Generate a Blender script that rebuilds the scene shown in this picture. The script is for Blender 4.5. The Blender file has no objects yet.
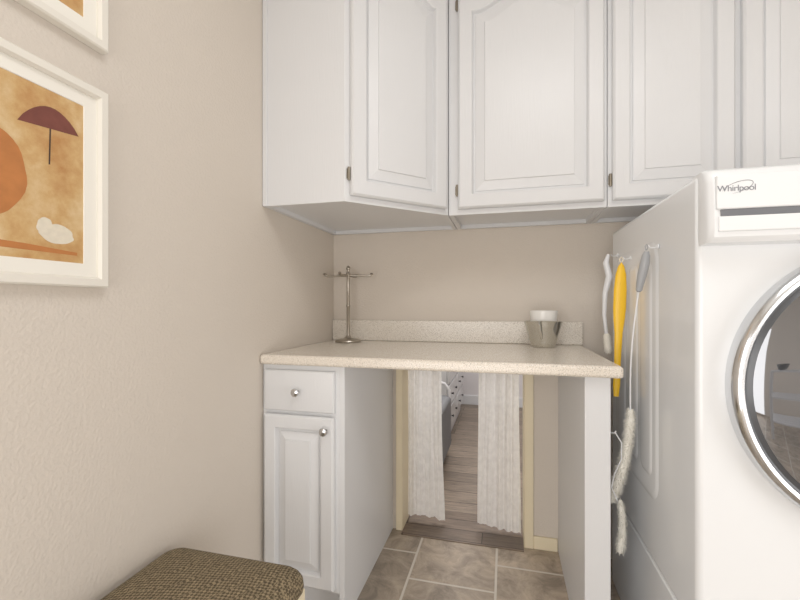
import bpy, bmesh, math, random
from mathutils import Vector, Matrix
random.seed(4)
S = bpy.context.scene
S.view_settings.view_transform = 'Standard'
S.view_settings.exposure = -.5
S.view_settings.gamma = 1.16
COL = S.collection

# ------------------------------------------------------------------ materials
def srgb(r, g, b):
    f = lambda c: (c/255)/12.92 if c/255 <= .04045 else (((c/255)+.055)/1.055)**2.4
    return (f(r), f(g), f(b), 1)

def base_mat(name):
    m = bpy.data.materials.new(name); m.use_nodes = True
    nt = m.node_tree; b = nt.nodes['Principled BSDF']
    return m, nt, b

def mat(name, c, rough=.5, metal=0, var=.04, scale=8, bump=0, bscale=200, coat=0, dist=.001, trans=0, stretch=None):
    m, nt, b = base_mat(name)
    N, L = nt.nodes, nt.links
    tc = N.new('ShaderNodeTexCoord')
    n = N.new('ShaderNodeTexNoise'); n.inputs['Scale'].default_value = scale; n.inputs['Detail'].default_value = 4
    L.new(tc.outputs['Object'], n.inputs['Vector'])
    mx = N.new('ShaderNodeMix'); mx.data_type = 'RGBA'
    col = srgb(*c)
    mx.inputs[6].default_value = tuple(x*(1-var) for x in col[:3])+(1,)
    mx.inputs[7].default_value = tuple(min(1, x*(1+var)) for x in col[:3])+(1,)
    L.new(n.outputs['Fac'], mx.inputs[0]); L.new(mx.outputs[2], b.inputs['Base Color'])
    b.inputs['Roughness'].default_value = rough; b.inputs['Metallic'].default_value = metal
    b.inputs['Coat Weight'].default_value = coat
    b.inputs['Transmission Weight'].default_value = trans
    if bump:
        n2 = N.new('ShaderNodeTexNoise'); n2.inputs['Scale'].default_value = bscale; n2.inputs['Detail'].default_value = 3
        if stretch:
            mp = N.new('ShaderNodeMapping'); mp.inputs['Scale'].default_value = stretch
            L.new(tc.outputs['Object'], mp.inputs[0]); L.new(mp.outputs[0], n2.inputs['Vector'])
        else: L.new(tc.outputs['Object'], n2.inputs['Vector'])
        bp = N.new('ShaderNodeBump'); bp.inputs['Strength'].default_value = bump; bp.inputs['Distance'].default_value = dist
        L.new(n2.outputs['Fac'], bp.inputs['Height']); L.new(bp.outputs['Normal'], b.inputs['Normal'])
    return m

M_wall = mat('wall_paint', (211, 201, 189), .85, var=.012, scale=3, bump=.6, bscale=140, dist=.0024)
M_hall = mat('hall_paint', (222, 218, 220), .9, var=.015)
M_ceil = mat('ceiling_paint', (240, 238, 234), .9)
M_cab = mat('cabinet_paint', (218, 219, 221), .34, var=.02, scale=5, bump=.5, bscale=60, dist=.0011, stretch=(4, 4, .25))
M_cream = mat('cream_trim_paint', (234, 220, 188), .45, var=.03)
M_white = mat('white_enamel', (229, 231, 233), .24, var=.006, coat=.25)
M_whitepl = mat('white_plastic', (222, 223, 226), .35, var=.01)
M_chrome = mat('chrome', (205, 207, 210), .16, 1, var=.02)
M_nickel = mat('brushed_nickel', (170, 163, 152), .28, 1, var=.06, scale=30)
M_dark = mat('dark_recess', (100, 102, 107), .5)
M_hinge = mat('aged_hinge_metal', (140, 132, 118), .4, .9)
M_grey = mat('grey_plastic', (150, 152, 155), .4)
M_ringgrey = mat('inner_ring_grey', (70, 72, 76), .3, .3)
M_logo = mat('logo_grey', (124, 127, 134), .35, .3)
M_ceramic = mat('white_ceramic', (240, 238, 234), .2, coat=.5, var=.01)
M_silver = mat('polished_silver', (208, 206, 198), .14, .9, var=.06, scale=20)
M_yellow = mat('yellow_plastic', (240, 188, 30), .4, var=.08)
M_bristle = mat('white_bristle', (240, 236, 226), .8, var=.08, scale=60)
M_net = mat('netting', (220, 217, 208), .85, var=.2, scale=90)
M_frame = mat('white_frame_wood', (232, 227, 216), .4, var=.02)
M_mat = mat('mat_board', (240, 236, 226), .9, var=.01)
M_maroon = mat('maroon_ink', (108, 55, 45), .8, var=.25, scale=60)
M_rust = mat('rust_ink', (180, 110, 55), .8, var=.25, scale=40)
M_ink = mat('dark_ink', (60, 44, 36), .8)
M_pwhite = mat('pale_ink', (222, 212, 192), .8, var=.15, scale=90)
M_blackknob = mat('black_knob', (30, 30, 32), .4)
M_chairgrey = mat('grey_fabric', (118, 119, 122), .8, var=.1)
M_glass = mat('dark_door_glass', (125, 127, 132), .03, .85, var=.08, scale=5, coat=1)

def laminate(name, base, k=1.):
    m, nt, b = base_mat(name); N, L = nt.nodes, nt.links
    tc = N.new('ShaderNodeTexCoord')
    prev = None
    for (sc, lo, hi, cc, am) in ((300, .54, .62, (168, 155, 138), .6*k), (360, .58, .66, (252, 250, 244), .85), (260, .61, .67, (126, 113, 99), .75*k)):
        n = N.new('ShaderNodeTexNoise'); n.inputs['Scale'].default_value = sc; n.inputs['Detail'].default_value = 2
        L.new(tc.outputs['Object'], n.inputs['Vector'])
        r = N.new('ShaderNodeMapRange'); r.inputs[1].default_value = lo; r.inputs[2].default_value = hi; r.inputs[4].default_value = am
        L.new(n.outputs['Fac'], r.inputs[0])
        mx = N.new('ShaderNodeMix'); mx.data_type = 'RGBA'
        if prev is None: mx.inputs[6].default_value = srgb(*base)
        else: L.new(prev, mx.inputs[6])
        mx.inputs[7].default_value = srgb(*cc)
        L.new(r.outputs[0], mx.inputs[0]); prev = mx.outputs[2]
    L.new(prev, b.inputs['Base Color']); b.inputs['Roughness'].default_value = .2
    return m
M_lam = laminate('speckled_laminate', (227, 217, 203), .8)
M_lam2 = laminate('speckled_laminate_backsplash', (225, 217, 205), 1.0)

def brick_mat(name, ox, oy, w, h, c1, c2, mort, ms, rough, swap, nscale, offs=.5, nvar=.5, stretch=(1, 1, 1), cloud=False):
    m, nt, b = base_mat(name); N, L = nt.nodes, nt.links
    tc = N.new('ShaderNodeTexCoord'); sp = N.new('ShaderNodeSeparateXYZ'); L.new(tc.outputs['Object'], sp.inputs[0])
    ax = N.new('ShaderNodeMath'); ax.operation = 'ADD'; ax.inputs[1].default_value = ox
    ay = N.new('ShaderNodeMath'); ay.operation = 'ADD'; ay.inputs[1].default_value = oy
    L.new(sp.outputs[0], ax.inputs[0]); L.new(sp.outputs[1], ay.inputs[0])
    cb = N.new('ShaderNodeCombineXYZ')
    if swap: L.new(ay.outputs[0], cb.inputs[0]); L.new(ax.outputs[0], cb.inputs[1])
    else: L.new(ax.outputs[0], cb.inputs[0]); L.new(ay.outputs[0], cb.inputs[1])
    br = N.new('ShaderNodeTexBrick'); L.new(cb.outputs[0], br.inputs['Vector'])
    br.inputs['Scale'].default_value = 1; br.inputs['Brick Width'].default_value = w; br.inputs['Row Height'].default_value = h
    br.inputs['Mortar Size'].default_value = ms; br.inputs['Mortar Smooth'].default_value = .2; br.offset = offs
    br.inputs['Color1'].default_value = srgb(*c1); br.inputs['Color2'].default_value = srgb(*c2); br.inputs['Mortar'].default_value = srgb(*c1)
    mp = N.new('ShaderNodeMapping'); mp.inputs['Scale'].default_value = stretch; L.new(tc.outputs['Object'], mp.inputs[0])
    n = N.new('ShaderNodeTexNoise'); n.inputs['Scale'].default_value = nscale; n.inputs['Detail'].default_value = 10; n.inputs['Roughness'].default_value = .72
    n.inputs['Distortion'].default_value = .8 if cloud else 0
    L.new(mp.outputs[0], n.inputs['Vector'])
    r = N.new('ShaderNodeMapRange'); r.inputs[1].default_value = .36; r.inputs[2].default_value = .64
    r.inputs[3].default_value = 1-nvar*.5; r.inputs[4].default_value = 1+nvar*.5
    L.new(n.outputs['Fac'], r.inputs[0])
    vm = N.new('ShaderNodeVectorMath'); vm.operation = 'SCALE'; L.new(br.outputs['Color'], vm.inputs[0]); L.new(r.outputs[0], vm.inputs['Scale'])
    mm = N.new('ShaderNodeMix'); mm.data_type = 'RGBA'; mm.inputs[7].default_value = srgb(*mort)
    L.new(br.outputs['Fac'], mm.inputs[0]); L.new(vm.outputs[0], mm.inputs[6])
    L.new(mm.outputs[2], b.inputs['Base Color'])
    b.inputs['Roughness'].default_value = rough
    bp = N.new('ShaderNodeBump'); bp.invert = True; bp.inputs['Strength'].default_value = .6; bp.inputs['Distance'].default_value = .003
    L.new(br.outputs['Fac'], bp.inputs['Height']); L.new(bp.outputs['Normal'], b.inputs['Normal'])
    return m
M_tile = brick_mat('stone_tile', .034, -1.55, .33, .33, (170, 154, 136), (148, 135, 120), (208, 200, 188), .005, .42, True, 9, nvar=.8, cloud=True)
M_wood = brick_mat('plank_floor', 0, 0, 1.1, .13, (136, 120, 104), (108, 95, 82), (62, 53, 45), .003, .4, False, 8, offs=.37, nvar=.9, stretch=(1, 9, 1))
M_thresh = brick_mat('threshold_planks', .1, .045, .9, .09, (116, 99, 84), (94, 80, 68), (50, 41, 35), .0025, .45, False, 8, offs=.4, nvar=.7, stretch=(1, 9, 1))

def tweed():
    m, nt, b = base_mat('brown_basket_weave'); N, L = nt.nodes, nt.links
    tc = N.new('ShaderNodeTexCoord')
    mp = N.new('ShaderNodeMapping'); mp.inputs['Rotation'].default_value = (.1, .1, .6); L.new(tc.outputs['Object'], mp.inputs[0])
    ch = N.new('ShaderNodeTexChecker'); ch.inputs['Scale'].default_value = 175
    ch.inputs['Color1'].default_value = srgb(132, 116, 88); ch.inputs['Color2'].default_value = srgb(76, 64, 46)
    L.new(mp.outputs[0], ch.inputs['Vector'])
    n = N.new('ShaderNodeTexNoise'); n.inputs['Scale'].default_value = 150; n.inputs['Detail'].default_value = 3; L.new(tc.outputs['Object'], n.inputs[0])
    r = N.new('ShaderNodeMapRange'); r.inputs[1].default_value = .3; r.inputs[2].default_value = .7; r.inputs[3].default_value = .55; r.inputs[4].default_value = 1.4
    L.new(n.outputs['Fac'], r.inputs[0])
    vm = N.new('ShaderNodeVectorMath'); vm.operation = 'SCALE'; L.new(ch.outputs['Color'], vm.inputs[0]); L.new(r.outputs[0], vm.inputs['Scale'])
    L.new(vm.outputs[0], b.inputs['Base Color']); b.inputs['Roughness'].default_value = .95
    bp = N.new('ShaderNodeBump'); bp.inputs['Strength'].default_value = .5; bp.inputs['Distance'].default_value = .0015
    L.new(n.outputs['Fac'], bp.inputs['Height']); L.new(bp.outputs[0], b.inputs['Normal'])
    return m
M_tweed = tweed()

def ochre():
    m, nt, b = base_mat('ochre_print'); N, L = nt.nodes, nt.links
    tc = N.new('ShaderNodeTexCoord')
    n = N.new('ShaderNodeTexNoise'); n.inputs['Scale'].default_value = 11; n.inputs['Detail'].default_value = 8; n.inputs['Roughness'].default_value = .7
    L.new(tc.outputs['Object'], n.inputs[0])
    r = N.new('ShaderNodeValToRGB'); e = r.color_ramp.elements
    e[0].position = .32; e[0].color = srgb(176, 122, 66); e[1].position = .66; e[1].color = srgb(216, 186, 138)
    e2 = e.new(.5); e2.color = srgb(199, 158, 101)
    L.new(n.outputs['Fac'], r.inputs[0]); L.new(r.outputs[0], b.inputs['Base Color']); b.inputs['Roughness'].default_value = .35
    return m
M_ochre = ochre()

def lace():
    m, nt, b = base_mat('sheer_lace'); N, L = nt.nodes, nt.links
    tc = N.new('ShaderNodeTexCoord')
    b.inputs['Base Color'].default_value = srgb(254, 252, 248); b.inputs['Roughness'].default_value = .9
    n = N.new('ShaderNodeTexNoise'); n.inputs['Scale'].default_value = 40; n.inputs['Detail'].default_value = 5
    L.new(tc.outputs['Object'], n.inputs['Vector'])
    r = N.new('ShaderNodeMapRange'); r.inputs[1].default_value = .38; r.inputs[2].default_value = .62; r.inputs[3].default_value = .74; r.inputs[4].default_value = .9
    L.new(n.outputs['Fac'], r.inputs[0]); L.new(r.outputs[0], b.inputs['Alpha'])
    tr = N.new('ShaderNodeBsdfTranslucent'); tr.inputs[0].default_value = srgb(254, 252, 248)
    ms = N.new('ShaderNodeMixShader'); ms.inputs[0].default_value = .45
    out = N['Material Output']
    L.new(b.outputs[0], ms.inputs[1]); L.new(tr.outputs[0], ms.inputs[2]); L.new(ms.outputs[0], out.inputs[0])
    return m
M_lace = lace()

# ------------------------------------------------------------------ mesh builder
class MB:
    def __init__(s): s.v = []; s.f = []; s.m = []; s.mi = 0
    def add(s, vs, fs):
        o = len(s.v); s.v += [tuple(p) for p in vs]
        for f in fs: s.f.append([i+o for i in f]); s.m.append(s.mi)
    def box(s, x0, x1, y0, y1, z0, z1):
        v = [(x, y, z) for z in (z0, z1) for y in (y0, y1) for x in (x0, x1)]
        s.add(v, [(0, 2, 3, 1), (4, 5, 7, 6), (0, 1, 5, 4), (2, 6, 7, 3), (0, 4, 6, 2), (1, 3, 7, 5)])
        return s
    def loops(s, Ls, cap0=True, cap1=True, closed=True):
        n = len(Ls[0]); vs = [p for l in Ls for p in l]; fs = []
        for k in range(len(Ls)-1):
            for i in range(n if closed else n-1):
                j = (i+1) % n; fs.append((k*n+i, k*n+j, (k+1)*n+j, (k+1)*n+i))
        if cap0: fs.append(tuple(reversed(range(n))))
        if cap1: fs.append(tuple((len(Ls)-1)*n+i for i in range(n)))
        s.add(vs, fs); return s
    def lathe(s, prof, c=(0, 0, 0), axis='Z', n=32, cap0=True, cap1=True, sx=1, sy=1):
        Ls = []
        for r, h in prof:
            l = []
            for i in range(n):
                a = 2*math.pi*i/n; p, q = r*math.cos(a)*sx, r*math.sin(a)*sy
                if axis == 'Z': l.append((c[0]+p, c[1]+q, c[2]+h))
                elif axis == 'Y': l.append((c[0]+p, c[1]+h, c[2]+q))
                else: l.append((c[0]+h, c[1]+p, c[2]+q))
            Ls.append(l)
        return s.loops(Ls, cap0, cap1)
    def tube(s, pts, r, n=10, closed=False):
        pts = [Vector(p) for p in pts]; rs = r if isinstance(r, (list, tuple)) else [r]*len(pts)
        Ls = []; up = None
        for i, p in enumerate(pts):
            if closed: t = pts[(i+1) % len(pts)]-pts[i-1]
            else: t = pts[min(i+1, len(pts)-1)]-pts[max(i-1, 0)]
            t.normalize()
            if up is None: up = Vector((0, 0, 1)) if abs(t.z) < .9 else Vector((1, 0, 0))
            a = (up-t*up.dot(t)).normalized(); up = a; b = t.cross(a)
            Ls.append([p+(a*math.cos(2*math.pi*k/n)+b*math.sin(2*math.pi*k/n))*rs[i] for k in range(n)])
        if closed: Ls.append(Ls[0]); return s.loops(Ls, False, False)
        return s.loops(Ls)
    def obj(s, name, mats, parent=None, loc=(0, 0, 0), rot=(0, 0, 0), bevel=0, seg=2, smooth=True, sub=0, label=None):
        me = bpy.data.meshes.new(name); me.from_pydata(s.v, [], s.f)
        if not isinstance(mats, (list, tuple)): mats = [mats]
        for m in mats: me.materials.append(m)
        for p, k in zip(me.polygons, s.m): p.material_index = k
        bm = bmesh.new(); bm.from_mesh(me)
        bmesh.ops.recalc_face_normals(bm, faces=bm.faces)
        bm.to_mesh(me); bm.free()
        if smooth:
            for p in me.polygons: p.use_smooth = True
            me.set_sharp_from_angle(angle=math.radians(smooth if smooth is not True else 38))
        o = bpy.data.objects.new(name, me); COL.objects.link(o)
        o.location = loc; o.rotation_euler = rot
        if parent: o.parent = parent
        if bevel:
            b = o.modifiers.new('bevel', 'BEVEL'); b.width = bevel; b.segments = seg; b.limit_method = 'ANGLE'; b.angle_limit = math.radians(40)
        if sub:
            u = o.modifiers.new('sub', 'SUBSURF'); u.levels = sub; u.render_levels = sub
        if label: o['label'] = label
        return o

def root(name, loc, label, category, group=None, rot=(0, 0, 0)):
    e = bpy.data.objects.new(name, None); e.empty_display_size = .1; COL.objects.link(e)
    e.location = loc; e.rotation_euler = rot; e['label'] = label; e['category'] = category
    if group: e['group'] = group
    return e
def top(o, label, category, group=None):
    o['label'] = label; o['category'] = category
    if group: o['group'] = group
    return o
def struct(o): o['kind'] = 'structure'; return o

# ------------------------------------------------------------------ dimensions
XL, YB, H = -.82, 1.88, 1.06
XR, YF, ZC = 2.0, -1.5, 2.44
WT = .12
YB2 = YB+WT
HX0, HX1, HY1 = -2.0, XR, 4.42
OX0, OX1, OZ = -.470, .084, .80

# ------------------------------------------------------------------ shell
struct(MB().box(XL-.1, XR+.1, YF-.1, YB, -.05, 0).obj('floor', M_tile, smooth=False))
struct(MB().box(HX0-.1, HX1+.1, YB, HY1+.1, -.05, 0).obj('floor_hall', M_wood, smooth=False))
struct(MB().box(XL-.1, XR+.1, YF-.1, YB2, ZC, ZC+.05).obj('ceiling', M_ceil, smooth=False))
struct(MB().box(HX0-.1, HX1+.1, YB2, HY1+.1, ZC, ZC+.05).obj('ceiling_hall', M_ceil, smooth=False))
struct(MB().box(XL-.1, XL, YF, YB, 0, ZC).obj('wall_left', M_wall, smooth=False))
struct(MB().box(XR, XR+.1, YF, YB, 0, ZC).obj('wall_right', M_wall, smooth=False))
struct(MB().box(XL-.1, XR+.1, YF-.1, YF, 0, ZC).obj('wall_front', M_wall, smooth=False))
w = MB()
w.box(HX0-.1, OX0, YB, YB2, 0, ZC); w.box(OX1, HX1+.1, YB, YB2, 0, ZC); w.box(OX0, OX1, YB, YB2, OZ, ZC)
struct(w.obj('wall_back', M_wall, smooth=False))
struct(MB().box(HX0-.1, HX0, YB2, HY1, 0, ZC).obj('wall_hall_left', M_hall, smooth=False))
struct(MB().box(HX1, HX1+.1, YB2, HY1, 0, ZC).obj('wall_hall_right', M_hall, smooth=False))
struct(MB().box(HX0-.1, HX1+.1, HY1, HY1+.1, 0, ZC).obj('wall_hall_back', M_hall, smooth=False))
t = MB()
t.box(OX0-.028, OX0, YB-.012, YB, 0, OZ+.03); t.box(OX1, OX1+.036, YB-.012, YB, 0, OZ+.03); t.box(OX0, OX1, YB-.012, YB, OZ, OZ+.03)
t.box(OX0, OX0+.004, YB-.012, YB2, 0, OZ); t.box(OX1-.004, OX1, YB-.012, YB2, 0, OZ); t.box(OX0+.004, OX1-.004, YB-.012, YB2, OZ-.006, OZ)
struct(t.obj('trim_1', M_cream, bevel=.0015))
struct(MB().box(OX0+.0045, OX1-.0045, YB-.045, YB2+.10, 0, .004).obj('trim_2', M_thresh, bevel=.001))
struct(MB().box(OX1+.036, .219, YB-.012, YB, 0, .055).obj('baseboard_back', M_cream, bevel=.003))
struct(MB().box(XL, XL+.012, YF, .30, 0, .08).obj('baseboard_left', M_cream, bevel=.003))
struct(MB().box(HX0, HX1, HY1-.012, HY1, 0, .1).obj('baseboard_hall', M_whitepl, bevel=.003))

# ------------------------------------------------------------------ raised panel door
def panel_door(w, h, arch=0., stile=.054, th=.022, bev=.046):
    nb, ns, ntp = 8, 8, 36
    def rect(e, y):
        L = []
        x0, x1, z0, z1 = e, w-e, e, h-e
        for i in range(nb): L.append((x0+(x1-x0)*i/nb, y, z0))
        for i in range(ns): L.append((x1, y, z0+(z1-z0)*i/ns))
        for i in range(ntp): L.append((x1-(x1-x0)*i/ntp, y, z1))
        for i in range(ns): L.append((x0, y, z1-(z1-z0)*i/ns))
        return L
    def s(t):
        a = abs(t)
        if a > .90: return 0.
        return (.5*(1+math.cos(math.pi*a/.90)))**.7
    def op(e, y):
        L = []; x0, x1 = stile+e, w-stile-e; z0 = stile+e; z1 = h-stile-arch-e
        for i in range(nb): L.append((x0+(x1-x0)*i/nb, y, z0))
        for i in range(ns): L.append((x1, y, z0+(z1-z0)*i/ns))
        for i in range(ntp):
            q = i/ntp; L.append((x1-(x1-x0)*q, y, z1+arch*s(1-2*q)))
        for i in range(ns): L.append((x0, y, z1-(z1-z0)*i/ns))
        return L
    m = MB()
    m.loops([rect(0, 0), rect(0, -th+.007), rect(.002, -th+.004), rect(.007, -th), op(-.004, -th), op(-.001, -th+.003), op(.001, -th+.012), op(.003, -th+.017),
             op(.010, -th+.017), op(.011, -th+.013), op(bev-.002, -th+.0045), op(bev-.0005, -th+.0005), op(bev+.005, -th)])
    return m

def add_hinge(par, x, z, y):
    m = MB(); m.lathe([(.004, -.022), (.005, -.020), (.005, .020), (.004, .022)], (x, y, z), n=12)
    m.box(x-.007, x+.001, y+.001, y+.004, z-.016, z+.016)
    return m.obj('hinge', M_hinge, par, label='aged metal cabinet hinge')

def offset_poly(poly, t):
    n = len(poly); out = []
    for i in range(n):
        p0, p1, p2 = Vector(poly[i-1]), Vector(poly[i]), Vector(poly[(i+1) % n])
        d1 = (p1-p0).normalized(); d2 = (p2-p1).normalized()
        n1 = Vector((-d1.y, d1.x)); n2 = Vector((-d2.y, d2.x))
        k = t/(1+n1.dot(n2)); out.append(tuple(p1+(n1+n2)*k))
    return out

def upper_body(poly, z0, z1, rec=.016, t=.018):
    ins = offset_poly(poly, t)
    m = MB()
    A = [(x, y, z1) for x, y in poly]; B = [(x, y, z0) for x, y in poly]
    C = [(x, y, z0) for x, y in ins]; D = [(x, y, z0+rec) for x, y in ins]
    m.loops([A, B, C, D]); return m

ZU0, ZU1 = 1.404, 2.30
DH = ZU1-ZU0-.045
ARCH = .062
cx0 = XL+.002; YK = YB-.002
r = root('corner_wall_cabinet', (XL, YK, ZU0), 'white painted diagonal corner wall cabinet with one arched raised-panel door', 'cabinet')
def rel(poly, o): return [(x-o[0], y-o[1]) for x, y in poly]
poly = [(cx0, 1.27), (-.515, 1.27), (-.212, 1.573), (-.212, YK), (cx0, YK)]
b = upper_body(rel(poly, (XL, YK)), 0, ZU1-ZU0)
b.box(.002, .018, 1.264-YK, 1.27-YK, 0, ZU1-ZU0)
b.obj('body', M_cab, r, bevel=.001)
dw = .392
L = math.hypot(.303, .303); off = (L-dw)/2
d = panel_door(dw, DH, ARCH)
q = math.sqrt(.5)
dx = -.515+off*q+.0008; dy = 1.27+off*q-.0008
door = d.obj('door', M_cab, r, (dx-XL, dy-YK, .02), (0, 0, math.radians(45)), smooth=20)
for z in (.072, DH-.072): add_hinge(door, -.005, z, -.006)

def wall_cab(x0, x1, doors, label):
    r = root('wall_cabinet', (x0, YK, ZU0), label, 'cabinet', 'white wall cabinets above the counter')
    poly = [(x0, 1.575), (x1, 1.575), (x1, YK), (x0, YK)]
    upper_body(rel(poly, (x0, YK)), 0, ZU1-ZU0).obj('body', M_cab, r, bevel=.001)
    for (a, bb, hs) in doors:
        dd = panel_door(bb-a, DH, ARCH).obj('door', M_cab, r, (a-x0, 1.574-YK, .02), smooth=20)
        for z in (.072, DH-.072): add_hinge(dd, -.005 if hs < 0 else bb-a+.005, z, -.006)
    return r
wall_cab(-.2095, .3465, [(-.172, .336, -1)], 'white painted wall cabinet with one wide arched raised-panel door')
wall_cab(.349, 1.145, [(.362, .724, -1), (.745, 1.11, 1)], 'white painted wall cabinet with two narrow arched raised-panel doors')

# ------------------------------------------------------------------ base cabinet
def knob(par, x, y, z, m=None, sgn=-1):
    p = [(.006, 0), (.005, .008), (.006, .011), (.012, .015), (.0145, .020), (.013, .025), (.007, .028), (.002, .0285)]
    return MB().lathe([(a, sgn*h) for a, h in p], (0, 0, 0), 'Y', 20).obj('knob', m or M_chrome, par, (x, y, z), label='round chrome knob')
CT0 = .856
bx0, bx1 = XL+.002, -.515
r = root('base_cabinet', (bx0, 1.27, 0), 'narrow white base cabinet with one drawer over one raised-panel door', 'cabinet')
W = bx1-bx0; D = YK-1.27
b = MB(); b.box(0, W-.018, 0, D, .10, CT0-.001); b.box(0, W-.018, .07, D, 0, .10); b.box(W-.018, W, 0, D, 0, CT0-.001)
b.obj('body', M_cab, r, bevel=.001)
def slab(w, h, th=.019):
    m = MB()
    def rc(e, y): return [(e, y, e), (w-e, y, e), (w-e, y, h-e), (e, y, h-e)]
    m.loops([rc(0, 0), rc(0, -th+.007), rc(.004, -th+.002), (rc(.012, -th))]); return m
drawer = slab(W-.045, .138).obj('drawer', M_cab, r, (.014, -.001, .70), smooth=20)
knob(drawer, (W-.045)/2, -.019, .069)
dd = panel_door(W-.045, .572, 0, .046, bev=.038).obj('door', M_cab, r, (.014, -.001, .115), smooth=20)
knob(dd, W-.045-.026, -.022, .532)

top(MB().box(.222, .290, 1.272, YK, 0, CT0-.001).obj('counter_support_panel', M_cab, bevel=.0015),
    'white painted upright panel carrying the open end of the countertop', 'panel')

CX = XL+.002; CW = .318-CX; CD = YK-1.244
top(MB().box(0, CW, 0, CD, 0, .890-CT0).obj('countertop', M_lam, None, (CX, 1.244, CT0), bevel=.010, seg=5),
    'cream speckled laminate countertop with softly rounded front edge', 'countertop')
top(MB().box(0, CW, -.019, 0, 0, .098).obj('backsplash', M_lam2, None, (CX, YK, .8903), bevel=.004, seg=3),
    'low beige speckled laminate backsplash strip along the wall', 'backsplash')
ZT = .8903

# ------------------------------------------------------------------ things on the counter
r = root('jewelry_stand', (-.700, 1.772, ZT), 'brushed nickel T-bar stand with round base and slim arms', 'stand')
MB().lathe([(.058, 0), (.062, .004), (.060, .009), (.05, .013), (.018, .018), (.013, .024), (.009, .03)], n=40).obj('base', M_nickel, r)
MB().lathe([(.0078, .025), (.0078, .16), (.010, .163), (.010, .168), (.0078, .171), (.0073, .298), (.011, .304), (.011, .312), (.007, .320), (.006, .328), (.009, .333), (.010, .340), (.006, .348), (.001, .351)], n=20).obj('pole', M_nickel, r)
for k, (ang, ln) in enumerate(((8, .108), (188, .108), (80, .075), (262, .075))):
    ca, sa = math.cos(math.radians(ang)), math.sin(math.radians(ang))
    P = [(u*ca, u*sa, z) for u, z in ((.008, .305), (ln*.5, .304), (ln*.85, .303), (ln*.95, .304), (ln, .308))]
    m = MB().tube(P, [.0056, .0054, .0052, .0054, .006], 10)
    m.lathe([(.001, -.006), (.006, -.003), (.0080, .001), (.005, .006), (.001, .007)], (ln*1.01*ca, ln*1.01*sa, .311), 'Z', 12)
    m.obj('arm', M_nickel, r)

r = root('tapered_bowl', (.150, 1.755, ZT), 'shiny silver tapered bowl with scroll handle and white cup', 'bowl')
m = MB(); Ls = []
for rad, h in ((.042, 0), (.046, .003), (.054, .03), (.067, .075), (.074, .101), (.077, .105), (.073, .104), (.062, .07), (.048, .025), (.036, .012), (.002, .011)):
    l = []
    for i in range(64):
        a = 2*math.pi*i/64; hh = h-(.003*math.cos(2*a) if h > .09 else 0)
        l.append((rad*math.cos(a), rad*math.sin(a), hh))
    Ls.append(l)
m.loops(Ls); m.obj('body', M_silver, r, smooth=60)
P = [(-.020, -.062, .096), (-.022, -.078, .102), (-.022, -.092, .092), (-.020, -.090, .072), (-.014, -.074, .052), (-.010, -.056, .042), (-.008, -.050, .034)]
MB().tube(P, [.0045, .0055, .006, .006, .0055, .005, .0045], 10).obj('handle', M_silver, r)
cup = MB().lathe([(.032, 0), (.038, .004), (.048, .06), (.0535, .122), (.055, .132), (.053, .134), (.047, .07), (.036, .010), (.001, .008)], n=48).obj('cup', M_ceramic, None, (.152, 1.757, ZT+.013))
top(cup, 'white ceramic cup nested inside the silvery bowl', 'cup')

# ------------------------------------------------------------------ washer + pedestal
WX, WW = .40, .686; WY0, WY1 = 1.012, 1.735; PZ = .345
r = root('pedestal', (WX, WY0, 0), 'white laundry pedestal with drawer beneath the washing machine', 'pedestal')
MB().box(0, WW, 0, WY1-WY0, .0, PZ-.002).obj('body', M_white, r, bevel=.006, seg=3)
pd = slab(WW-.03, .27, .018).obj('drawer', M_white, r, (.015, -.001, .04))
MB().box(.2, WW-.23, -.028, -.018, .2, .215).obj('handle', M_chrome, pd, bevel=.003)

r = root('washing_machine', (WX, WY0, PZ), 'white front-loading washing machine with chrome-ringed round door', 'washing machine')
WH = 1.340-PZ; WD = WY1-WY0
MB().box(0, WW, 0, WD, 0, WH).obj('body', M_white, r, bevel=.012, seg=4)
def rrect(y0, y1, z0, z1, rad, x, n=8):
    P = []
    for (cy, cz, a0) in ((y1-rad, z1-rad, 0), (y0+rad, z1-rad, 90), (y0+rad, z0+rad, 180), (y1-rad, z0+rad, 270)):
        for i in range(n+1):
            a = math.radians(a0+90*i/n); P.append((x, cy+rad*math.cos(a), cz+rad*math.sin(a)))
    return P
def emb(y0, y1, z0, z1, rad, depth=.0036, slope=.018):
    m = MB()
    m.loops([rrect(y0, y1, z0, z1, rad, .0005), rrect(y0+slope*.3, y1-slope*.3, z0+slope*.3, z1-slope*.3, rad*.9, -depth*.25),
             rrect(y0+slope*.7, y1-slope*.7, z0+slope*.7, z1-slope*.7, rad*.8, -depth*.85),
             rrect(y0+slope, y1-slope, z0+slope, z1-slope, rad*.75, -depth)]); return m
m = emb(.225, .66, .17, .895, .06)
for (ya, yb) in ((.265, .37), (.39, .49), (.52, .62)):
    m2 = emb(ya, yb, .23, .84, .03, .0030, .015)
    m.add([(x-.0036, y, z) for x, y, z in m2.v], m2.f)
m.obj('side_panel', M_white, r)
PY = .963-WY0
c = MB()
zc0 = 1.186-PZ
prof = [(.0, zc0), (PY+.012, zc0+.002), (PY+.002, zc0+.012), (PY, zc0+.03), (PY+.004, WH-.03), (PY+.012, WH-.008), (PY+.026, WH+.001), (.03, WH+.002)]
Ls = []
for (x, e) in ((.003, .012), (.006, .005), (.012, 0), (WW-.012, 0), (WW-.006, .005), (WW-.003, .012)):
    Ls.append([(x, min(y+e, .03) if y < -.001 else y, z) for y, z in prof])
c.loops(Ls); c.obj('control_console', M_white, r)
dz = 1.244-PZ
MB().box(.014, WW-.014, PY-.0035, PY+.010, dz+.009, WH-.018).obj('fascia', M_white, r, bevel=.003, seg=3)
m = MB(); m.box(.022, .30, PY-.0012, PY+.006, dz-.005, dz+.0088)
m.obj('dispenser_slot', M_dark, r, bevel=.001)
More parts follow.
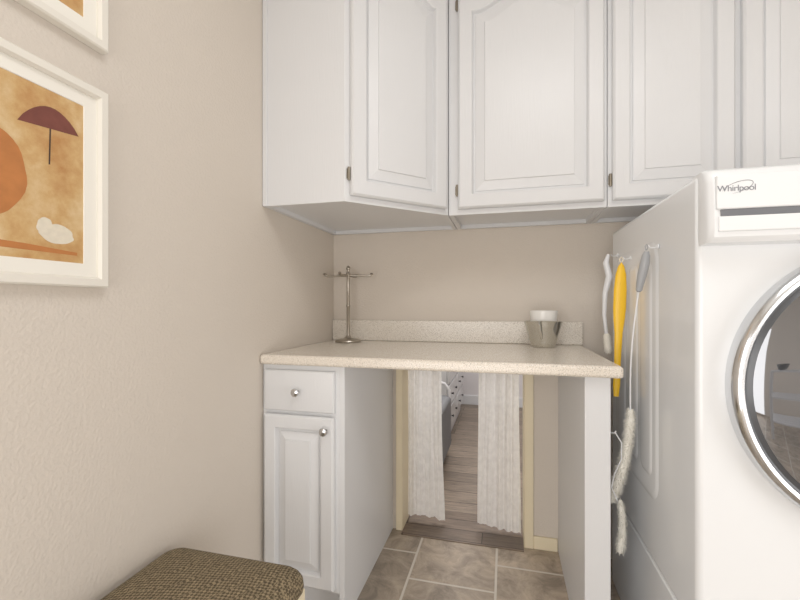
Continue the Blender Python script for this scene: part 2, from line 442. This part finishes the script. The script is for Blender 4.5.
m = MB(); m.box(.018, .305, PY-.0035, PY+.006, dz-.036, dz-.0052)
m.obj('dispenser_drawer', M_white, r, bevel=.0025, seg=3)
MB().lathe([(.036, 0), (.036, -.006), (.030, -.010), (.028, -.026), (.024, -.030), (.001, -.031)], (.343, PY-.003, dz+.048), 'Y', 40).obj('dial', M_chrome, r)
MB().box(.42, .62, PY-.0050, PY, dz+.02, dz+.065).obj('display', M_ringgrey, r, bevel=.001)
cu = bpy.data.curves.new('logo_text', 'FONT'); cu.body = 'Whirlpool'; cu.size = .0172; cu.extrude = .0004; cu.space_character = .92
tmp = bpy.data.objects.new('logo_text', cu); COL.objects.link(tmp)
bpy.context.view_layer.update()
lm = bpy.data.meshes.new_from_object(tmp.evaluated_get(bpy.context.evaluated_depsgraph_get()))
bpy.data.objects.remove(tmp)
lm.materials.clear(); lm.materials.append(M_logo)
lo = bpy.data.objects.new('logo', lm); COL.objects.link(lo)
lo.parent = r; lo.location = (.0145, PY-.0038, 1.288-PZ); lo.rotation_euler = (math.radians(90), 0, 0)
lo['label'] = 'grey lettering badge'
ring = MB(); P = []; R_ = []
for i in range(41):
    a = math.radians(-110+290*i/40); P.append((.050+.026*math.cos(a), PY-.0038, 1.2955-PZ+.0105*math.sin(a)+.026*math.cos(a)*.28)); R_.append(.0002+.00045*math.sin(math.pi*i/40))
ring.tube(P, R_, 6); ring.obj('logo_swoosh', M_logo, r)
DC = (.345, 0, .893-PZ)
door = MB().lathe([(.294, .001), (.296, -.016), (.295, -.028), (.290, -.037), (.283, -.040), (.276, -.037), (.273, -.030)], DC, 'Y', 96, cap0=False, cap1=False).obj('door', M_chrome, r, label='polished chrome door ring')
MB().lathe([(.2735, -.031), (.269, -.029), (.263, -.032), (.260, -.034)], DC, 'Y', 96, cap0=False, cap1=False).obj('inner_ring', M_ringgrey, door)
MB().lathe([(.261, -.033), (.25, -.037), (.22, -.045), (.18, -.053), (.12, -.061), (.06, -.065), (.001, -.0665)], DC, 'Y', 96, cap0=False, cap1=True).obj('door_glass', M_glass, door)
MB().box(-.018, .018, -.056, -.026, -.05, .05).obj('door_handle', M_chrome, door, (DC[0]+.276, 0, DC[2]), bevel=.008, seg=3)

# ------------------------------------------------------------------ cleaning tools
def hook(par, y=0, z=0, wx=.3985, sg=1):
    px = wx-par.location.x
    m = MB(); m.lathe([(.007, 0), (.007, -.003*sg), (.004, -.005*sg)], (px, y, z), 'X', 20)
    m.tube([(px-.004*sg, y, z), (px-.010*sg, y, z-.003), (px-.02*sg, y, z-.003), (px-.024*sg, y, z+.004)], .0013, 8)
    return m.obj('hook', M_whitepl, par)
T = Vector((.370, 1.236, 1.205)); B = Vector((.322, 1.375, .425))
r = root('long_duster', T, 'long flexible duster with grey grip and fluffy white bristle head', 'duster')
dv = B-T
def at(f, dxx=0, dyy=0): return tuple(dv*f+Vector((dxx, dyy, 0)))
MB().tube([(0, 0, .0), at(.015), at(.04, -.001), at(.07, -.003), at(.11, -.006), at(.135, -.007), at(.14, -.007)], [.006, .010, .012, .012, .010, .008, .004], 16).obj('grip', M_grey, r)
MB().tube([(0, 0, .002), (.003, 0, .012), (.002, .004, .020), (-.003, .002, .014), (-.002, 0, .002)], .0015, 6).obj('hanging_loop', M_grey, r)
sh = []
for i in range(15):
    g = i/14; f = .13+.46*g; sh.append(at(f, -.007-.008*math.sin(math.pi*g)+.018*g, 0))
MB().tube(sh, .0022, 8).obj('shaft', M_whitepl, r)
hook(r, 0, .012)
def brush(par, p0, p1, r0, r1, n, name='bristles', core_f=.60, bend=0, mt=None):
    m = MB(); ax = (p1-p0); a = ax.normalized().cross(Vector((1, 0, 0))).normalized(); b = ax.normalized().cross(a)
    cen = lambda f: p0+ax*f+Vector((bend*4*f*(1-f), 0, 0))
    core = [tuple(cen(i/10)) for i in range(11)]; rr = [(r0+(r1-r0)*i/10)*(core_f if 0 < i < 10 else .4) for i in range(11)]
    m.tube(core, rr, 12)
    for i in range(n):
        f = random.random(); th = random.random()*6.283
        d = a*math.cos(th)+b*math.sin(th); R = (r0+(r1-r0)*f)*(random.uniform(.82, 1.2))*(1 if .05 < f < .93 else .75)
        c = cen(f); tip = c+d*R+ax.normalized()*random.uniform(-.006, .012)
        s1 = d.cross(ax.normalized())*.0015; s0 = c+d*R*.45
        m.add([s0-s1, s0+s1, tip], [(0, 1, 2)])
    return m.obj(name, mt or M_bristle, par)
brush(r, Vector(at(.575, .010)), dv*.95+Vector((-.008, .012, 0)), .0165, .0215, 3000, bend=.012)

r = root('netted_scrubber', (.316, 1.312, .69), 'white wire-handled netted scrubber hanging on the counter support panel', 'scrubber')
P = [(-.006, .0, .0), (.012, .0, -.03), (.014, .01, -.08), (-.002, .02, -.13), (-.010, .02, -.17), (.006, .01, -.21)]
MB().tube(P, .0016, 8).obj('handle', M_whitepl, r)
brush(r, Vector((.010, .006, -.20)), Vector((.006, -.004, -.345)), .012, .017, 1300, 'mesh_head', bend=.006, mt=M_net)
hook(r, 0, .0, .2895, -1)

r = root('yellow_scrub_brush', (.369, 1.480, 1.20), 'bright yellow plastic handled brush hanging by its tip', 'brush')
prof = [(0, .0, .004), (-.012, .009, .006), (-.04, .016, .008), (-.09, .0195, .009), (-.15, .0195, .009), (-.19, .017, .008), (-.23, .0125, .007), (-.33, .010, .006), (-.40, .011, .006), (-.44, .008, .004)]
Ls = []
for z, ry, rx in prof:
    Ls.append([(ry*math.cos(2*math.pi*k/20)+z*.035, rx*math.sin(2*math.pi*k/20), z) for k in range(20)])
MB().loops(Ls).obj('handle', M_yellow, r)
MB().tube([(-.003, 0, 0), (-.006, 0, .010), (0, 0, .017), (.006, 0, .010), (.003, 0, 0)], .002, 8).obj('hanging_loop', M_pwhite, r)
hook(r, 0, .013)
r = root('white_dish_brush', (.366, 1.64, 1.245), 'slim white plastic dish brush hanging beside the washer', 'brush')
P = [(0, .0, 0), (-.008, .002, -.03), (.004, .005, -.08), (-.010, .005, -.14), (-.014, .0, -.22), (-.006, .0, -.30)]
MB().tube(P, [.005, .010, .012, .009, .007, .006], 12).obj('handle', M_whitepl, r)
brush(r, Vector((-.006, .0, -.29)), Vector((-.002, -.01, -.36)), .02, .022, 300, 'bristles')
hook(r, 0, -.004)

# ------------------------------------------------------------------ framed pictures
def picture(z0, h, label, second=False):
    y1 = .678; wdt = .335; y0 = y1-wdt; D_ = .020
    r = root('framed_picture', (XL+.001, y0, z0), label, 'picture', 'framed art prints on the wall')
    fw = .020
    m = MB()
    def rc(e, x): return [(x, e, e), (x, wdt-e, e), (x, wdt-e, h-e), (x, e, h-e)]
    m.loops([rc(0, 0), rc(0, D_-.003), rc(.003, D_), rc(fw-.004, D_), rc(fw, D_-.006), rc(fw, .004), rc(fw+.0, .001)], True, False)
    m.obj('frame', M_frame, r, smooth=False)
    g = fw+.026
    m = MB(); m.loops([rc(fw-.001, .008), rc(fw-.001, .010), rc(g-.001, .010), rc(g, .0085)], True, False); m.obj('mat_board', M_mat, r, smooth=False)
    a = MB(); a.add([(.0086, g-.001, g-.001), (.0086, wdt-g+.001, g-.001), (.0086, wdt-g+.001, h-g+.001), (.0086, g-.001, h-g+.001)], [(0, 1, 2, 3)])
    def flat(pts, mi, dx):
        a.mi = mi; a.add([(.0086+dx, y-y0-.010, z-z0) for y, z in pts], [tuple(range(len(pts)))]); a.mi = 0
    def blob(cy, cz, ry, rz, mi, dx, seed, n=40):
        rnd = random.Random(seed); ph = [rnd.random()*6.28 for _ in range(4)]
        flat([(cy+ry*math.cos(t_)*(1+.08*math.sin(3*t_+ph[0])+.04*math.sin(7*t_+ph[1])), cz+rz*math.sin(t_)*(1+.08*math.sin(2*t_+ph[2])+.04*math.sin(5*t_+ph[3]))) for t_ in [2*math.pi*i/n for i in range(n)]], mi, dx)
    if not second:
        pts = []
        for i in range(13):
            q = i/12; pts.append((.528+.105*q, 1.378+.012*q+.040*math.sin(math.pi*q)**.8))
        flat(pts, 1, .0003)
        flat([(.580, 1.40), (.583, 1.40), (.581, 1.318), (.578, 1.318)], 3, .0002)
        blob(.485, 1.285, .054, .082, 2, .0003, 3)
        blob(.594, 1.192, .030, .017, 4, .0003, 5)
        blob(.572, 1.204, .014, .016, 4, .0004, 9)
        flat([(.40, 1.172), (.54, 1.168), (.63, 1.162), (.63, 1.156), (.40, 1.158)], 2, .0002)
    else:
        blob(.55, 1.75, .08, .09, 2, .0003, 6)
    a.obj('artwork', [M_ochre, M_maroon, M_rust, M_ink, M_pwhite], r, smooth=False)
picture(1.096, .404, 'white-framed ochre abstract print with maroon and rust shapes')
picture(1.585, .404, 'white-framed ochre print hung above another print', True)

# ------------------------------------------------------------------ upholstered stool
sx0, sx1, sy0, sy1 = XL+.004, -.440, .36, .868
r = root('upholstered_stool', (sx0, sy0, 0), 'low cream wooden stool with brown basket-weave fabric cushion', 'stool')
w_, d_ = sx1-sx0, sy1-sy0
m = MB()
def rr2(e, rad, z, n=8):
    x0, x1, y0, y1 = e, w_-e, e, d_-e; P = []
    for (cx, cy, a0) in ((x1-rad, y1-rad, 0), (x0+rad, y1-rad, 90), (x0+rad, y0+rad, 180), (x1-rad, y0+rad, 270)):
        for i in range(n+1):
            a = math.radians(a0+90*i/n); P.append((cx+rad*math.cos(a), cy+rad*math.sin(a), z))
    return P
m.loops([rr2(.010, .025, .408), rr2(.002, .030, .411), rr2(0, .032, .420), rr2(.001, .034, .438), rr2(.005, .036, .448), rr2(.012, .036, .456), rr2(.024, .036, .463),
         rr2(.045, .034, .468), rr2(.075, .03, .472), rr2(.11, .02, .4745), rr2(.15, .015, .476), rr2(.17, .01, .4765)])
m.obj('cushion', M_tweed, r, smooth=80)
m = MB(); m.box(.006, w_-.006, .006, d_-.006, .345, .4075); m.obj('seat_frame', M_cream, r, bevel=.003)
for (x, y) in ((.012, .012), (w_-.052, .012), (.012, d_-.052), (w_-.052, d_-.052)):
    MB().box(x, x+.04, y, y+.04, 0, .3448).obj('leg', M_cream, r, bevel=.003)

# ------------------------------------------------------------------ curtains
top(MB().lathe([(.006, 0), (.006, OX1-OX0-.0084)], (0, 0, 0), 'X', 14).obj('curtain_rod', M_whitepl, None, (OX0+.0042, 1.965, .762)),
    'slim white tension rod across the low opening', 'curtain rod')
def curtain(x0, x1, x0b, x1b, label, ph, folds):
    m = MB(); nx, nz = 180, 40; Ls = []
    for j in range(nz+1):
        q = j/nz; row = []
        e = q*q*(3-2*q)
        xa = x0+(x0b-x0)*e; xb = x1+(x1b-x1)*e
        amp = .014-.003*q
        for i in range(nx+1):
            p = i/nx; A = p*math.pi*2*folds+ph+.9*math.sin(q*2.0+ph+p*3)+1.5*math.sin(p*4+ph)
            x = xa+(xb-xa)*p+.005*math.sin(q*4+ph+p*2)*p
            y = amp*math.sin(A)*(.65+.35*math.sin(p*9+ph+q))+.0015*math.sin(p*75+q*3+ph)
            hem = .022+.012*math.sin(p*3+ph)
            z = .775-q*(.775-max(.010, hem))
            row.append((x, 1.965+y, z))
        Ls.append(row)
    m.loops(Ls, False, False, closed=False)
    return top(m.obj('curtain', M_lace, smooth=180), label, 'curtain', 'sheer curtains in the low opening')
curtain(-.464, -.300, -.464, -.280, 'narrow white lace curtain gathered against the cream door jamb', .3, 4.6)
curtain(-.120, .068, -.126, .066, 'wider white lace curtain hanging in soft uneven folds', 2.0, 5.2)

# ------------------------------------------------------------------ next room
r = root('dresser', (-.41, 3.10, 0), 'white dresser with rows of drawers and dark knobs', 'dresser')
MB().box(-.45, -.02, 0, 1.08, .08, .82).box(-.44, -.025, .02, 1.06, 0, .08).box(-.46, .005, -.01, 1.09, .82, .85).obj('body', M_white, r, bevel=.002)
for c_ in range(2):
    for k in range(4):
        y0 = .025+c_*.525; z0 = .10+k*.178
        dwr = MB().box(-.0195, 0, y0, y0+.505, z0, z0+.165).obj('drawer', M_white, r, bevel=.003)
        for yy in (.13, .375):
            MB().lathe([(.006, 0), (.006, .009), (.011, .012), (.009, .017), (.001, .018)], (0, 0, 0), 'X', 14).obj('knob', M_blackknob, dwr, (0.0003, y0+yy, z0+.083))
r = root('armchair', (-.868, 2.42, 0), 'low grey fabric armchair with pale curved arm rail', 'chair')
MB().box(0, .50, .02, .50, .06, .42).obj('seat', M_chairgrey, r, bevel=.03, seg=4)
MB().box(0, .10, .02, .50, .422, .78).obj('backrest', M_chairgrey, r, bevel=.03, seg=4)
for y in (.05, .47):
    MB().tube([(.06, y, .53), (.2, y, .535), (.38, y, .52), (.455, y, .50), (.485, y, .46), (.487, y, .40)], [.012]*6, 12).obj('arm_rail', M_whitepl, r)
for (x, y) in ((.05, .06), (.45, .06), (.05, .46), (.45, .46)):
    MB().lathe([(.012, 0), (.018, .061)], (x, y, 0), 'Z', 14).obj('leg', M_whitepl, r)

# ------------------------------------------------------------------ white slatted shelf mirrored in the washer glass
r = root('slatted_shelf', (.42, -.95, 0), 'white open shelf with slatted tiers opposite the washing machine', 'shelf')
for (x, y) in ((0, 0), (.66, 0), (0, .33), (.66, .33)):
    MB().box(x, x+.04, y, y+.04, 0, .8495).obj('post', M_whitepl, r, bevel=.003)
for z in (.25, .55, .85):
    m = MB()
    a0, a1 = (.0405, .6595) if z < .8 else (0, .70)
    for k in range(5): m.box(a0, a1, .002+k*.076, .058+k*.076, z, z+.018)
    m.obj('slatted_tier', M_whitepl, r, bevel=.002)
b_ = MB().lathe([(.03, 0), (.06, .01), (.09, .06), (.095, .075), (.088, .07), (.05, .018), (.001, .015)], n=32).obj('dark_bowl', M_blackknob, None, (.60, -.78, .8685))
top(b_, 'small dark bowl resting on the white slatted shelf', 'bowl')

# ------------------------------------------------------------------ lights
def area(name, loc, rot, sx, sy, e, c=(1, 1, 1)):
    l = bpy.data.lights.new(name, 'AREA'); l.shape = 'RECTANGLE'; l.size = sx; l.size_y = sy; l.energy = e; l.color = c
    o = bpy.data.objects.new(name, l); COL.objects.link(o); o.location = loc; o.rotation_euler = rot; return o
area('ceiling_light', (.25, .2, 2.41), (0, 0, 0), .7, .7, 13, (1, .99, .98))
area('front_fill', (-.25, -1.40, .85), (math.radians(90), 0, 0), 1.0, 1.6, 22, (1, .995, .985))  # added fill panel behind the camera, not a fixture of the room
area('right_fill', (1.95, -.2, .70), (0, math.radians(90), 0), 1.2, 1.3, 26, (1, .995, .985))  # soft fill added from the right; that wall has no window
area('left_fill', (-.79, -.85, .90), (0, math.radians(-90), 0), 1.5, 1.0, 26, (1, .995, .985))  # extra fill to lift the washer side; no doorway in the left wall
area('hall_light', (-.5, 3.1, 2.40), (0, 0, 0), 1.5, 1.5, 60, (1, .98, .96))
wd = bpy.data.worlds.new('world'); S.world = wd; wd.use_nodes = True
wd.node_tree.nodes['Background'].inputs[0].default_value = (.8, .85, .9, 1); wd.node_tree.nodes['Background'].inputs[1].default_value = .4

# ------------------------------------------------------------------ camera
cam = bpy.data.cameras.new('camera'); co = bpy.data.objects.new('camera', cam); COL.objects.link(co)
co.location = (0, 0, H); co.rotation_euler = (math.radians(90), 0, math.radians(14.36))
cam.lens = 36*410/800; cam.sensor_width = 36; cam.shift_y = .00625; cam.clip_start = .02
S.camera = co
